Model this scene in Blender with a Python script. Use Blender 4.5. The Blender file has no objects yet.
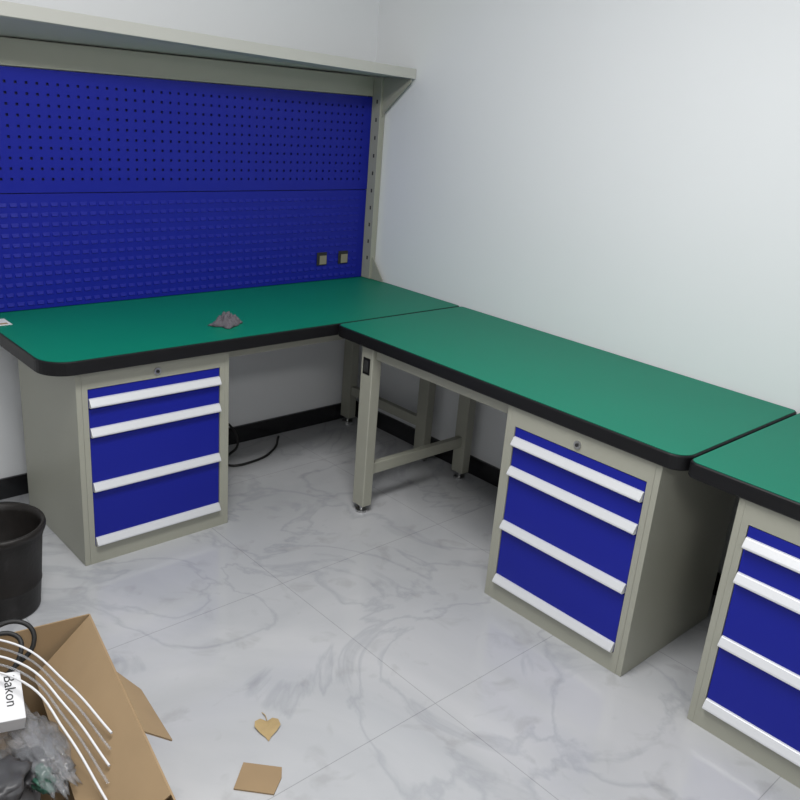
import bpy, bmesh, math, random
import numpy as np
from mathutils import Matrix, Vector, noise as mnoise
random.seed(3)
sc=bpy.context.scene
sc.view_settings.view_transform='Standard'
# ---------------- materials
def mat(name,col,rough=.5,metal=0,spec=.5,bump=0,bscale=200,var=0,vscale=3,trans=0,alpha=1):
    m=bpy.data.materials.new(name); m.use_nodes=True
    nt=m.node_tree; b=nt.nodes['Principled BSDF']
    b.inputs['Base Color'].default_value=(*col,1); b.inputs['Roughness'].default_value=rough
    b.inputs['Metallic'].default_value=metal; b.inputs['Specular IOR Level'].default_value=spec
    b.inputs['Transmission Weight'].default_value=trans; b.inputs['Alpha'].default_value=alpha
    tc=nt.nodes.new('ShaderNodeTexCoord')
    if var:
        n=nt.nodes.new('ShaderNodeTexNoise'); n.inputs['Scale'].default_value=vscale; n.inputs['Detail'].default_value=5
        nt.links.new(tc.outputs['Object'],n.inputs['Vector'])
        r=nt.nodes.new('ShaderNodeMapRange'); r.inputs['To Min'].default_value=1-var; r.inputs['To Max'].default_value=1+var
        nt.links.new(n.outputs['Fac'],r.inputs['Value'])
        mx=nt.nodes.new('ShaderNodeVectorMath'); mx.operation='SCALE'; mx.inputs[0].default_value=col
        nt.links.new(r.outputs['Result'],mx.inputs['Scale']); nt.links.new(mx.outputs[0],b.inputs['Base Color'])
    if bump:
        n=nt.nodes.new('ShaderNodeTexNoise'); n.inputs['Scale'].default_value=bscale
        nt.links.new(tc.outputs['Object'],n.inputs['Vector'])
        bp=nt.nodes.new('ShaderNodeBump'); bp.inputs['Strength'].default_value=bump; bp.inputs['Distance'].default_value=.002
        nt.links.new(n.outputs['Fac'],bp.inputs['Height']); nt.links.new(bp.outputs[0],b.inputs['Normal'])
    return m
M_wall=mat('wall_paint',(.76,.775,.79),.7,var=.015,vscale=2)
M_ceil=mat('ceiling_paint',(.8,.8,.8),.8)
M_frame=mat('warm_grey_powdercoat',(.33,.33,.275),.45,bump=.15,bscale=400,var=.04)
M_shelf=mat('light_grey_powdercoat',(.50,.50,.46),.4,var=.03)
M_blue=mat('blue_powdercoat',(.007,.013,.265),.42,spec=.25,bump=.1,bscale=500)
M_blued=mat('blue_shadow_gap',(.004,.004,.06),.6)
M_green=mat('green_laminate',(.002,.178,.110),.5,spec=.22,var=.04,vscale=4)
M_black=mat('black_edge_rubber',(.006,.006,.007),.5,spec=.25)
M_dark=mat('dark_interior',(.02,.02,.02),.8)
M_alu=mat('brushed_aluminium',(.70,.71,.73),.35,metal=.3)
M_metal=mat('steel',(.5,.5,.5),.3,metal=1)
M_base=mat('black_baseboard_tile',(.012,.012,.014),.25)
M_socket=mat('socket_plastic',(.24,.22,.16),.5)
M_card=mat('cardboard',(.31,.215,.12),.85,var=.12,vscale=9)
M_bucket=mat('black_plastic_bucket',(.013,.011,.010),.5,spec=.3,var=.5,vscale=25,bump=.4,bscale=60)
M_leaf=mat('dry_leaf',(.40,.29,.14),.7,var=.2,vscale=40)
M_cloth=mat('grey_cloth',(.11,.10,.115),.9,var=.3,vscale=60)
M_white=mat('white_card',(.70,.70,.72),.5)
M_foam=mat('grey_foam_sheet',(.40,.40,.42),.6,var=.3,vscale=12)
M_bag=mat('clear_plastic_film',(.6,.62,.66),.15,trans=.6,alpha=.45)
M_pouch=mat('grey_zip_pouch',(.05,.05,.055),.4,var=.25,vscale=30)
M_strap=mat('black_cord',(.01,.01,.01),.6)
M_gcable=mat('green_packaging',(.03,.10,.07),.5)
# floor
mf=bpy.data.materials.new('marble_tile'); mf.use_nodes=True
nt=mf.node_tree; b=nt.nodes['Principled BSDF']; N=nt.nodes.new; Lk=nt.links.new
tc=N('ShaderNodeTexCoord')
def noise(scale,detail,dist=0):
    n=N('ShaderNodeTexNoise'); n.inputs['Scale'].default_value=scale; n.inputs['Detail'].default_value=detail; n.inputs['Distortion'].default_value=dist
    Lk(tc.outputs['Object'],n.inputs['Vector']); return n
n1=noise(1.1,7,1.0); n2=noise(1.7,8,1.6); n3=noise(12,5); n4=noise(9,8,.5)
def ramp(n,els):
    r=N('ShaderNodeValToRGB'); e=r.color_ramp.elements
    e[0].position,e[0].color=els[0][0],(*els[0][1],1); e[1].position,e[1].color=els[-1][0],(*els[-1][1],1)
    for p_,c_ in els[1:-1]: k=e.new(p_); k.color=(*c_,1)
    Lk(n.outputs['Fac'],r.inputs['Fac']); return r
r1=ramp(n1,[(.35,(.41,.42,.44)),(.62,(.51,.515,.53))])
r2=ramp(n2,[(.465,(1,1,1)),(.5,(.80,.81,.83)),(.530,(1,1,1))])
r4=ramp(n4,[(.30,(.74,.73,.72)),(.42,(1,1,1))])
def mult(a,b_,f):
    mx=N('ShaderNodeMix'); mx.data_type='RGBA'; mx.blend_type='MULTIPLY'; mx.inputs['Factor'].default_value=f
    Lk(a,mx.inputs[6]); Lk(b_,mx.inputs[7]); return mx.outputs[2]
c=mult(r1.outputs['Color'],r2.outputs['Color'],.75)
c=mult(c,r4.outputs['Color'],.5)
mp=N('ShaderNodeMapping'); mp.inputs['Location'].default_value=(1.31,.30,0)
Lk(tc.outputs['Object'],mp.inputs['Vector'])
br=N('ShaderNodeTexBrick'); br.offset=0; br.inputs['Scale'].default_value=1; br.inputs['Brick Width'].default_value=.8; br.inputs['Row Height'].default_value=.8; br.inputs['Mortar Size'].default_value=.0014
br.inputs['Color1'].default_value=(1,1,1,1); br.inputs['Color2'].default_value=(1,1,1,1); br.inputs['Mortar'].default_value=(.70,.70,.70,1)
Lk(mp.outputs[0],br.inputs['Vector'])
c=mult(c,br.outputs['Color'],1); Lk(c,b.inputs['Base Color'])
rr=N('ShaderNodeMapRange'); rr.inputs['To Min'].default_value=.03; rr.inputs['To Max'].default_value=.20; Lk(n3.outputs['Fac'],rr.inputs['Value']); Lk(rr.outputs[0],b.inputs['Roughness'])
b.inputs['Specular IOR Level'].default_value=.6
# ---------------- helpers
def obj(name,verts,faces,m,parent=None,bevel=0,smooth=False,recalc=True):
    me=bpy.data.meshes.new(name); me.from_pydata([tuple(v) for v in verts],[],faces); me.update()
    o=bpy.data.objects.new(name,me); sc.collection.objects.link(o)
    me.materials.append(m)
    if recalc:
        bm=bmesh.new(); bm.from_mesh(me); bmesh.ops.recalc_face_normals(bm,faces=bm.faces); bm.to_mesh(me); bm.free()
    if parent: o.parent=parent
    if bevel:
        md=o.modifiers.new('b','BEVEL'); md.width=bevel; md.segments=3; md.limit_method='ANGLE'
    if smooth:
        for p in me.polygons: p.use_smooth=True
    return o
BF=[(0,1,3,2),(4,6,7,5),(0,4,5,1),(2,3,7,6),(0,2,6,4),(1,5,7,3)]
def box(name,x0,x1,y0,y1,z0,z1,m,parent=None,bevel=0):
    v=[(x,y,z) for x in(x0,x1) for y in(y0,y1) for z in(z0,z1)]
    return obj(name,v,BF,m,parent,bevel)
def empty(name,loc=(0,0,0),rz=0):
    o=bpy.data.objects.new(name,None); sc.collection.objects.link(o); o.location=loc; o.rotation_euler=(0,0,rz); return o
def prism(name,poly,axis,a0,a1,m,parent=None,bevel=0,smooth=False):
    n=len(poly)
    def mk(p,a):
        return {'x':(a,p[0],p[1]),'y':(p[0],a,p[1]),'z':(p[0],p[1],a)}[axis]
    v=[mk(p,a0) for p in poly]+[mk(p,a1) for p in poly]
    f=[tuple(range(n)),tuple(range(n,2*n))]+[(i,(i+1)%n,n+(i+1)%n,n+i) for i in range(n)]
    return obj(name,v,f,m,parent,bevel,smooth)
def cyl(name,c,r,z0,z1,m,parent=None,n=24,r2=None):
    r2=r if r2 is None else r2
    v=[(c[0]+r*math.cos(2*math.pi*i/n),c[1]+r*math.sin(2*math.pi*i/n),z0) for i in range(n)]+[(c[0]+r2*math.cos(2*math.pi*i/n),c[1]+r2*math.sin(2*math.pi*i/n),z1) for i in range(n)]
    f=[tuple(range(n)),tuple(range(n,2*n))]+[(i,(i+1)%n,n+(i+1)%n,n+i) for i in range(n)]
    return obj(name,v,f,m,parent)
def lathe(name,c,prof,m,parent=None,n=40):
    v=[];f=[]
    for r,z in prof:
        for i in range(n): a=2*math.pi*i/n; v.append((c[0]+r*math.cos(a),c[1]+r*math.sin(a),z))
    for k in range(len(prof)-1):
        for i in range(n): f.append((k*n+i,k*n+(i+1)%n,(k+1)*n+(i+1)%n,(k+1)*n+i))
    return obj(name,v,f,m,parent,smooth=True)
def tube(name,pts,r,m,parent=None,res=8):
    cu=bpy.data.curves.new(name,'CURVE'); cu.dimensions='3D'; cu.bevel_depth=r; cu.bevel_resolution=3; cu.resolution_u=res
    s=cu.splines.new('BEZIER'); s.bezier_points.add(len(pts)-1)
    for bp,p in zip(s.bezier_points,pts): bp.co=p; bp.handle_left_type=bp.handle_right_type='AUTO'
    cu.materials.append(m)
    o=bpy.data.objects.new(name,cu); sc.collection.objects.link(o)
    if parent: o.parent=parent
    return o
def crumple(name,loc,size,m,parent=None,amp=.35,freq=2.2,seed=0,sub=4,floor=None,rz=0,flat=False):
    bm=bmesh.new(); bmesh.ops.create_icosphere(bm,subdivisions=sub,radius=1)
    for v in bm.verts:
        p=v.co.copy(); q=p*freq+Vector((seed,seed*1.7,0))
        d=mnoise.noise(q)*amp+abs(mnoise.noise(q*2.3))*amp*.7+mnoise.noise(q*5)*amp*.2
        v.co=p*(1+d)
        v.co=Vector((v.co.x*size[0],v.co.y*size[1],max(v.co.z,-.6)*size[2]))
    Rm=Matrix.Rotation(rz,3,'Z')
    for v in bm.verts: v.co=Rm@v.co+Vector(loc)
    if floor is not None:
        lo=min(v.co.z for v in bm.verts)
        for v in bm.verts: v.co.z+=floor-lo
    me=bpy.data.meshes.new(name); bm.to_mesh(me); bm.free(); me.materials.append(m)
    if not flat:
        for p in me.polygons: p.use_smooth=True
    o=bpy.data.objects.new(name,me); sc.collection.objects.link(o)
    if parent: o.parent=parent
    return o
def rrect(x0,x1,y0,y1,radii,seg=10):
    P=[]
    for (cx,cy,a0,r) in [(x0,y0,180,radii[0]),(x1,y0,270,radii[1]),(x1,y1,0,radii[2]),(x0,y1,90,radii[3])]:
        sx=1 if cx==x0 else -1; sy=1 if cy==y0 else -1
        if r<=0: P.append((cx,cy)); continue
        for i in range(seg+1):
            a=math.radians(a0+90*i/seg); P.append((cx+sx*r+r*math.cos(a),cy+sy*r+r*math.sin(a)))
    return P
def tabletop(parent,x0,x1,y0,y1,radii):
    prism('edge_band',rrect(x0,x1,y0,y1,radii),'z',.750,.7985,M_black,parent,bevel=.007)
    e=.006
    prism('laminate_top',rrect(x0+e,x1-e,y0+e,y1-e,[max(r-e,0.002) for r in radii]),'z',.798,.800,M_green,parent)
# ---------------- room
YB=.10
box('floor',-5,.1,-6,.2,-.1,0,mf)
box('wall_back',-5,.1,YB,YB+.1,0,2.9,M_wall)
box('wall_right',0,.1,-6,YB,0,2.9,M_wall)
box('wall_left',-5.1,-5,-6,YB+.1,0,2.9,M_wall)
box('wall_front',-5,.1,-6.1,-6,0,2.9,M_wall)
box('ceiling',-5,.1,-6,.2,2.9,3.0,M_ceil)
box('baseboard_back',-5,-.012,YB-.012,YB,0,.09,M_base)
box('baseboard_right',-.012,0,-6,YB-.012,0,.09,M_base)
# ---------------- cabinets
def cabinet(loc,rz):
    r=empty('drawer_cabinet',loc,rz); w=.595; h=.749; d=.56
    box('side_panel_left',0,.02,0,d,0,h,M_frame,r,.002)
    box('side_panel_right',w-.02,w,0,d,0,h,M_frame,r,.002)
    box('front_stile_left',.02,.040,0,.03,0.0,h,M_frame,r)
    box('front_stile_right',w-.040,w-.02,0,.03,0.0,h,M_frame,r)
    box('header_rail',.040,w-.040,0,.03,.68,h,M_frame,r)
    box('base_rail',.040,w-.040,0,.03,0,.068,M_frame,r)
    box('back_panel',.02,w-.02,d-.02,d,0,h,M_frame,r)
    box('inner_case',.043,w-.043,.035,d-.03,.02,h-.01,M_dark,r)
    lk=cyl('lock',(0,0),.013,0,.006,M_metal,r); lk.rotation_euler=(math.radians(90),0,0); lk.location=(w/2,.001,.706)
    lk2=cyl('lock_core',(0,0),.006,0,.009,M_dark,r); lk2.rotation_euler=(math.radians(90),0,0); lk2.location=(w/2,.0,.706)
    zs=[.680,.607,.497,.287,.068]
    x0,x1=.042,w-.042
    for i in range(4):
        t=zs[i]-.003; b_=zs[i+1]+.003
        box('drawer_front_%d'%(i+1),x0,x1,.002,.034,b_,t,M_blue,r,.0015)
        z=b_+.001
        prof=[(.003,z),(-.012,z+.001),(-.019,z+.006),(-.018,z+.011),(-.005,z+.032),(.003,z+.034)]
        prism('handle_%d'%(i+1),prof,'x',x0+.001,x1-.001,M_alu,r,bevel=.0012)
    return r
cabinet((-1.830,-.597,0),0)
cabinet((-.740,-1.578,0),math.radians(-90))
cabinet((-.740,-2.410,0),math.radians(-90))
# ---------------- legs
def leg(p,x,y,name,rz=0,sx=.05,sy=.07):
    box(name,x-sx/2,x+sx/2,y-sy/2,y+sy/2,.035,.749,M_frame,p,.004)
    cyl(name+'_foot_pad',(x,y),.026,0,.010,M_metal,p); cyl(name+'_foot_stud',(x,y),.009,.01,.036,M_metal,p)
b1=empty('workbench')
tabletop(b1,-1.94,-.003,-.637,YB-.002,(.10,.02,.004,.02))
leg(b1,-.10,-.56,'leg_front'); leg(b1,-.10,.03,'leg_back')
box('leg_crossbar',-.115,-.085,-.525,-.005,.17,.22,M_frame,b1,.003)
box('leg_top_bar',-.115,-.085,-.525,-.005,.70,.749,M_frame,b1,.003)
box('front_apron',-1.225,-.125,-.535,-.505,.69,.749,M_frame,b1,.003)
box('back_apron',-1.225,-.125,.02,.05,.69,.749,M_frame,b1,.003)
b2=empty('workbench')
tabletop(b2,-.756,-.003,-2.244,-.641,(.06,.02,.02,.03))
leg(b2,-.705,-.82,'leg_front'); leg(b2,-.09,-.82,'leg_back')
box('leg_crossbar',-.68,-.115,-.835,-.805,.17,.22,M_frame,b2,.003)
box('leg_top_bar',-.68,-.115,-.835,-.805,.70,.749,M_frame,b2,.003)
box('front_apron',-.715,-.690,-1.575,-.856,.70,.749,M_frame,b2,.003)
box('back_apron',-.10,-.075,-1.575,-.856,.70,.749,M_frame,b2,.003)
box('socket_plate',-.7325,-.7302,-.842,-.800,.63,.70,M_black,b2,.001)
box('socket_face',-.7345,-.7327,-.834,-.808,.64,.69,M_dark,b2,.001)
b3=empty('workbench')
tabletop(b3,-.756,-.003,-3.85,-2.249,(.02,.02,.02,.03))
leg(b3,-.705,-3.7,'leg_front'); leg(b3,-.09,-3.7,'leg_back')
box('leg_crossbar',-.68,-.115,-3.715,-3.685,.17,.22,M_frame,b3,.003)
# ---------------- pegboard back unit
pb=empty('pegboard_back_panel')
XL,XR=-1.90,-.040
YF=.060
def peg_panel(name,z0,z1):
    V=[];F=[]
    p=.038; s=.0050
    nx=int((XR-XL-.05)/p); nz=int((z1-z0-.03)/p)
    ox=XL+((XR-XL)-nx*p)/2; oz=z0+((z1-z0)-nz*p)/2
    def q(a,b_,c,d): 
        i=len(V); V.extend([a,b_,c,d]); F.append((i,i+1,i+2,i+3))
    def rect(x0,x1,za,zb,y=YF): q((x0,y,za),(x1,y,za),(x1,y,zb),(x0,y,zb))
    rect(XL,XR,z0,oz); rect(XL,XR,oz+nz*p,z1); rect(XL,ox,oz,oz+nz*p); rect(ox+nx*p,XR,oz,oz+nz*p)
    D=YF+.004
    for i in range(nx):
        for j in range(nz):
            a=ox+i*p; c=oz+j*p; m=a+p/2; n=c+p/2
            rect(a,a+p,c,n-s); rect(a,a+p,n+s,c+p); rect(a,m-s,n-s,n+s); rect(m+s,a+p,n-s,n+s)
            q((m-s,YF,n-s),(m+s,YF,n-s),(m+s,D,n-s),(m-s,D,n-s)); q((m-s,YF,n+s),(m+s,YF,n+s),(m+s,D,n+s),(m-s,D,n+s))
            q((m-s,YF,n-s),(m-s,D,n-s),(m-s,D,n+s),(m-s,YF,n+s)); q((m+s,YF,n-s),(m+s,D,n-s),(m+s,D,n+s),(m+s,YF,n+s))
    me=bpy.data.meshes.new(name); me.from_pydata(V,[],F); me.materials.append(M_blue)
    bm=bmesh.new(); bm.from_mesh(me); bmesh.ops.remove_doubles(bm,verts=bm.verts,dist=1e-5); bm.to_mesh(me); bm.free()
    o=bpy.data.objects.new(name,me); sc.collection.objects.link(o); o.parent=pb
peg_panel('perforated_panel',1.252,1.694)
box('hole_shade_sheet',XL+.005,XR-.005,YF+.010,YF+.014,.81,1.69,M_blued,pb)  # added sheet; its dark blue colour stands in for shade inside the peg holes
box('louvre_panel',XL,XR,YF,YF+.008,.802,1.248,M_blue,pb,.002)
V=[];F=[]
p=.038; zz=1.215
while zz>.83:
    x=XL+.04
    while x<XR-.05:
        i=len(V); w2=.028; y=YF; pr=.0042
        V.extend([(x,y,zz),(x+w2,y,zz),(x+w2-.003,y-pr,zz-.014),(x+.003,y-pr,zz-.014),(x,y,zz-.015),(x+w2,y,zz-.015)])
        F.extend([(i,i+1,i+2,i+3),(i,i+3,i+4),(i+1,i+5,i+2),(i+3,i+2,i+5,i+4)])
        x+=p
    zz-=.038
lv=obj('louvres',V,F,M_blue,pb)
for k,sx in enumerate((-.310,-.175)):
    box('socket_%d_frame'%(k+1),sx-.030,sx+.030,YF-.008,YF-.0005,.882,.946,M_dark,pb,.002)
    box('socket_%d_face'%(k+1),sx-.016,sx+.026,YF-.010,YF-.008,.886,.930,M_socket,pb,.001)
for k,(a,c) in enumerate(((-.038,-.004),(-1.94,-1.904))):
    n='upright_%d'%(k+1)
    box(n,a,c,0.0,YB-.004,.802,1.785,M_frame,pb,.002)
    prism(n+'_base_gusset',[(0,.802),(-.09,.802),(-.09,.812),(0,.92)],'x',a+.012,a+.018,M_frame,pb)
    prism(n+'_shelf_bracket',[(0,1.786),(-.19,1.786),(-.19,1.77),(-.02,1.63),(0,1.60)],'x',a+.012,a+.018,M_frame,pb)
    for j in range(10):
        zc=.90+j*.085
        if k==0: box(n+'_slot_%d'%(j+1),a-.0006,a,.02,.03,zc,zc+.018,M_dark,pb)
        else: box(n+'_slot_%d'%(j+1),c,c+.0006,.02,.03,zc,zc+.018,M_dark,pb)
# beam & shelf (shelf was fitted slightly out of level)
T=.062
prism('top_beam',[(XL,1.697),(XR,1.697),(XR,1.786),(XL,1.790)],'y',YF-.004,YF+.02,M_frame,pb,.002)
xl,xr=-1.96,-.004
def slab(name,y0,y1,z0,z1,tf):
    v=[]
    for x in (xl,xr):
        for y in (y0,y1):
            for z in (z0,z1):
                t=(T if x==xl else 0)*(tf(y))
                v.append((x,y,z+t))
    return obj(name,v,BF,M_shelf,pb,.001)
yb=YB-.004
tf=lambda y:(yb-y)/(yb+.20)
slab('shelf_plate',-.19,yb,1.788,1.793,tf)
slab('shelf_front_lip',-.20,-.19,1.788,1.832,lambda y:1)
# ---------------- small things on the bench: flat crumpled cloth
def cloth(name,loc,rz):
    n=28; V=[];F=[]
    for i in range(n):
        for j in range(n):
            u=i/(n-1)*2-1; v=j/(n-1)*2-1
            r_=1+.35*mnoise.noise(Vector((u*1.5,v*1.5,7)))
            x=u*.052*r_; y=v*.042*r_
            edge=max(abs(u),abs(v))
            h=abs(mnoise.noise(Vector((u*1.6+3,v*1.6,2))))*.055+abs(mnoise.noise(Vector((u*3.5,v*3.5,9))))*.022
            z=.002+h*(1-edge**4)+ .014*(1-edge**2)
            V.append((x,y,z))
    for i in range(n-1):
        for j in range(n-1): F.append((i*n+j,(i+1)*n+j,(i+1)*n+j+1,i*n+j+1))
    o=obj(name,V,F,M_cloth,smooth=True); o.location=loc; o.rotation_euler=(0,0,rz)
    md=o.modifiers.new('s','SOLIDIFY'); md.thickness=.002; md.offset=1
cloth('crumpled_cloth',(-1.160,-.455,.800),.5)
pl=empty('paper_label'); box('sheet',-1.915,-1.865,-.12,-.03,.8005,.802,M_white,pl); box('print',-1.905,-1.875,-.11,-.09,.802,.8022,M_card,pl)
# ---------------- cable
tube('power_cable',[(-1.20,.07,.46),(-1.03,.07,.36),(-.90,.06,.20),(-.80,.03,.04),(-.90,-.04,.007),(-.95,-.12,.007),(-.82,-.15,.007),(-.66,-.08,.007),(-.55,.04,.007)],.006,M_strap)
# ---------------- bucket
bk=empty('plastic_bucket')
c=(-2.140,-.69)
lathe('body',c,[(0,.002),(.105,.002),(.109,.01),(.117,.10),(.119,.102),(.119,.11),(.118,.112),(.130,.27),(.133,.272),(.133,.288),(.140,.292),(.143,.305),(.140,.316),(.131,.316),(.128,.29),(.103,.02),(0,.02)],M_bucket,bk)
tube('bail_handle',[(c[0]-.142,c[1],.30),(c[0]-.115,c[1]+.09,.312),(c[0],c[1]+.146,.315),(c[0]+.115,c[1]+.09,.312),(c[0]+.142,c[1],.30)],.0025,M_strap,bk)
crumple('trash_in_bucket',(c[0],c[1],.16),(.085,.085,.05),M_pouch,bk,amp=.3,seed=9,sub=3)
# ---------------- cardboard box
A=Vector((-2.115,-1.340,0)); U=Vector((-.985,.17,0)); Vv=Vector((-.17,-.985,0))
cb=empty('cardboard_box')
def P3(u,v,z): q=A+U*u+Vv*v; return (q.x,q.y,z)
def sheet(name,pts,m,parent,th=.004):
    o=obj(name,pts,[tuple(range(len(pts)))],m,parent,recalc=False)
    md=o.modifiers.new('s','SOLIDIFY'); md.thickness=th; md.offset=0
    return o
BU,BV,BH=.52,.72,.325
sheet('bottom',[P3(0,0,.003),P3(BU,0,.003),P3(BU,BV,.003),P3(0,BV,.003)],M_card,cb)
sheet('side_far',[P3(0,0,0.002),P3(BU,0,0.002),P3(BU,0,BH),P3(0,0,BH)],M_card,cb)
sheet('side_near',[P3(0,BV,0.002),P3(BU,BV,0.002),P3(BU,BV,BH),P3(0,BV,BH)],M_card,cb)
sheet('side_right',[P3(0,0,0.002),P3(0,BV,0.002),P3(0,BV,BH),P3(0,0,BH)],M_card,cb)
sheet('side_left',[P3(BU,0,0.002),P3(BU,BV,0.002),P3(BU,BV,BH),P3(BU,0,BH)],M_card,cb)
sheet('flap_inner',[P3(0.002,0.01,BH),P3(0.002,.70,BH),P3(.15,.67,BH-.13),P3(.15,.03,BH-.13)],M_card,cb)
sheet('flap_right',[P3(0,.27,BH),P3(0,.50,BH),P3(-.07,.48,BH-.07),P3(-.05,.30,BH-.05)],M_card,cb)
sheet('flap_far',[P3(.20,0,BH),P3(.5,0,BH),P3(.48,-.05,BH-.12),P3(.22,-.05,BH-.12)],M_card,cb)
sheet('flap_near',[P3(0,BV,BH),P3(BU,BV,BH),P3(BU,BV+.15,BH-.12),P3(0,BV+.15,BH-.12)],M_card,cb)
# contents (all stay inside the box)
pg=empty('packaging_waste')
crumple('foam_padding',P3(.34,.36,.08),(.13,.25,.07),M_foam,pg,amp=.3,seed=12)
crumple('plastic_bag',P3(.23,.22,.15),(.06,.11,.05),M_bag,pg,amp=.5,freq=2.4,seed=2)
crumple('plastic_sheet',P3(.19,.33,.215),(.045,.13,.018),M_bag,pg,amp=.6,freq=3.4,seed=5)
crumple('plastic_bag_small',P3(.38,.12,.17),(.09,.08,.05),M_bag,pg,amp=.5,freq=2.6,seed=7)
crumple('green_wrapper',P3(.20,.41,.205),(.022,.04,.015),M_gcable,pg,amp=.5,seed=14)
crumple('grey_wrapper',P3(.22,.36,.20),(.035,.06,.02),M_pouch,pg,amp=.6,seed=33)
crumple('zip_pouch',P3(.30,.41,.235),(.075,.06,.025),M_pouch,pg,amp=.25,seed=20,rz=.3)
lb=empty('white_product_box',P3(.262,.20,.262)); lb.rotation_euler=(.35,.1,math.radians(-12))
box('carton',-.055,.055,-.065,.065,0,.045,M_white,lb,.002)
tx=bpy.data.curves.new('printed_text','FONT'); tx.body='Bakon'; tx.size=.034; tx.extrude=.0003; tx.materials.append(M_strap)
to=bpy.data.objects.new('printed_text',tx); sc.collection.objects.link(to); to.parent=lb; to.location=(.018,.056,.0455); to.rotation_euler=(0,0,math.radians(-90))
for i in range(2): box('printed_line_%d'%(i+1),-.03-.012*i,-.024-.012*i,-.05,.05,.0451,.0455,M_pouch,lb)
st=empty('packing_straps')
for i in range(5):
    tube('strap_%d'%(i+1),[P3(.44,.04+.02*i,.345),P3(.32,.05+.022*i,.375-.006*i),P3(.20,.10+.032*i,.360-.006*i),P3(.11+.008*i,.24+.035*i,.312-.006*i),P3(.055+.012*i,.44+.035*i,.297-.012*i)],.0028,M_bag if i%2 else M_white,st)
cd=empty('black_cord_bundle')
tube('cord_1',[P3(.31,.05,.26),P3(.25,.03,.36),P3(.17,.04,.375),P3(.15,.07,.335),P3(.22,.09,.27)],.006,M_strap,cd)
tube('cord_2',[P3(.34,.07,.26),P3(.27,.05,.35),P3(.19,.06,.355),P3(.19,.10,.32),P3(.26,.12,.26)],.006,M_strap,cd)
# ---------------- floor bits
def leaf(loc,rz):
    pts=[(0,-.030),(.018,-.040),(.034,-.028),(.036,-.006),(.022,.018),(.008,.034),(0,.050),(-.008,.034),(-.024,.016),(-.037,-.006),(-.032,-.03),(-.016,-.040)]
    V=[(0,0,.006)]+[(x,y,.002+.006*(abs(x)/.036)) for x,y in pts]
    F=[(0,i+1,(i+1)%12+1) for i in range(12)]
    o=obj('dry_leaf',V,F,M_leaf); o.location=loc; o.rotation_euler=(0,0,rz)
    tube('leaf_stem',[(0,-.03,.004),(.004,-.05,.006),(.012,-.065,.004)],.0013,M_leaf,o)
leaf((-1.768,-1.69,.0),math.radians(150))
o=prism('cardboard_scrap',[(-.055,-.045),(.05,-.048),(.058,.01),(.052,.044),(-.052,.046)],'z',.001,.005,M_card); o.location=(-1.887,-1.828,0); o.rotation_euler=(0,0,math.radians(-46))
# ---------------- lights
def lamp(name,x,y,sx,sy,e):
    r=empty(name,(x,y,2.9))
    box('housing',-sx/2-.02,sx/2+.02,-sy/2-.02,sy/2+.02,-.02,-.001,M_shelf,r)
    l=bpy.data.lights.new(name+'_light','AREA'); l.shape='RECTANGLE'; l.size=sx; l.size_y=sy; l.energy=e; l.color=(1,.99,.975)
    o=bpy.data.objects.new('tube_light',l); sc.collection.objects.link(o); o.parent=r; o.location=(0,0,-.03)
lamp('ceiling_light_panel',-2.0,-2.0,1.2,.6,66)
lamp('ceiling_light_panel',-3.2,-4.4,1.2,.6,50)
w=bpy.data.worlds.new('w'); sc.world=w; w.use_nodes=True
w.node_tree.nodes['Background'].inputs[0].default_value=(.8,.85,.9,1); w.node_tree.nodes['Background'].inputs[1].default_value=.3
# ---------------- camera
rx,ry,rz=1.2165,-0.2259,-0.5233
R=Matrix.Rotation(rz,4,'Z')@Matrix.Rotation(rx,4,'X')@Matrix.Rotation(ry,4,'Y')
C=Vector((-2.8563,-3.2535,1.6904))
cam=bpy.data.cameras.new('camera'); co=bpy.data.objects.new('camera',cam); sc.collection.objects.link(co)
co.matrix_world=Matrix.Translation(C)@R
cam.sensor_width=36; cam.lens=832.19*36/800; cam.clip_start=.01
sc.camera=co
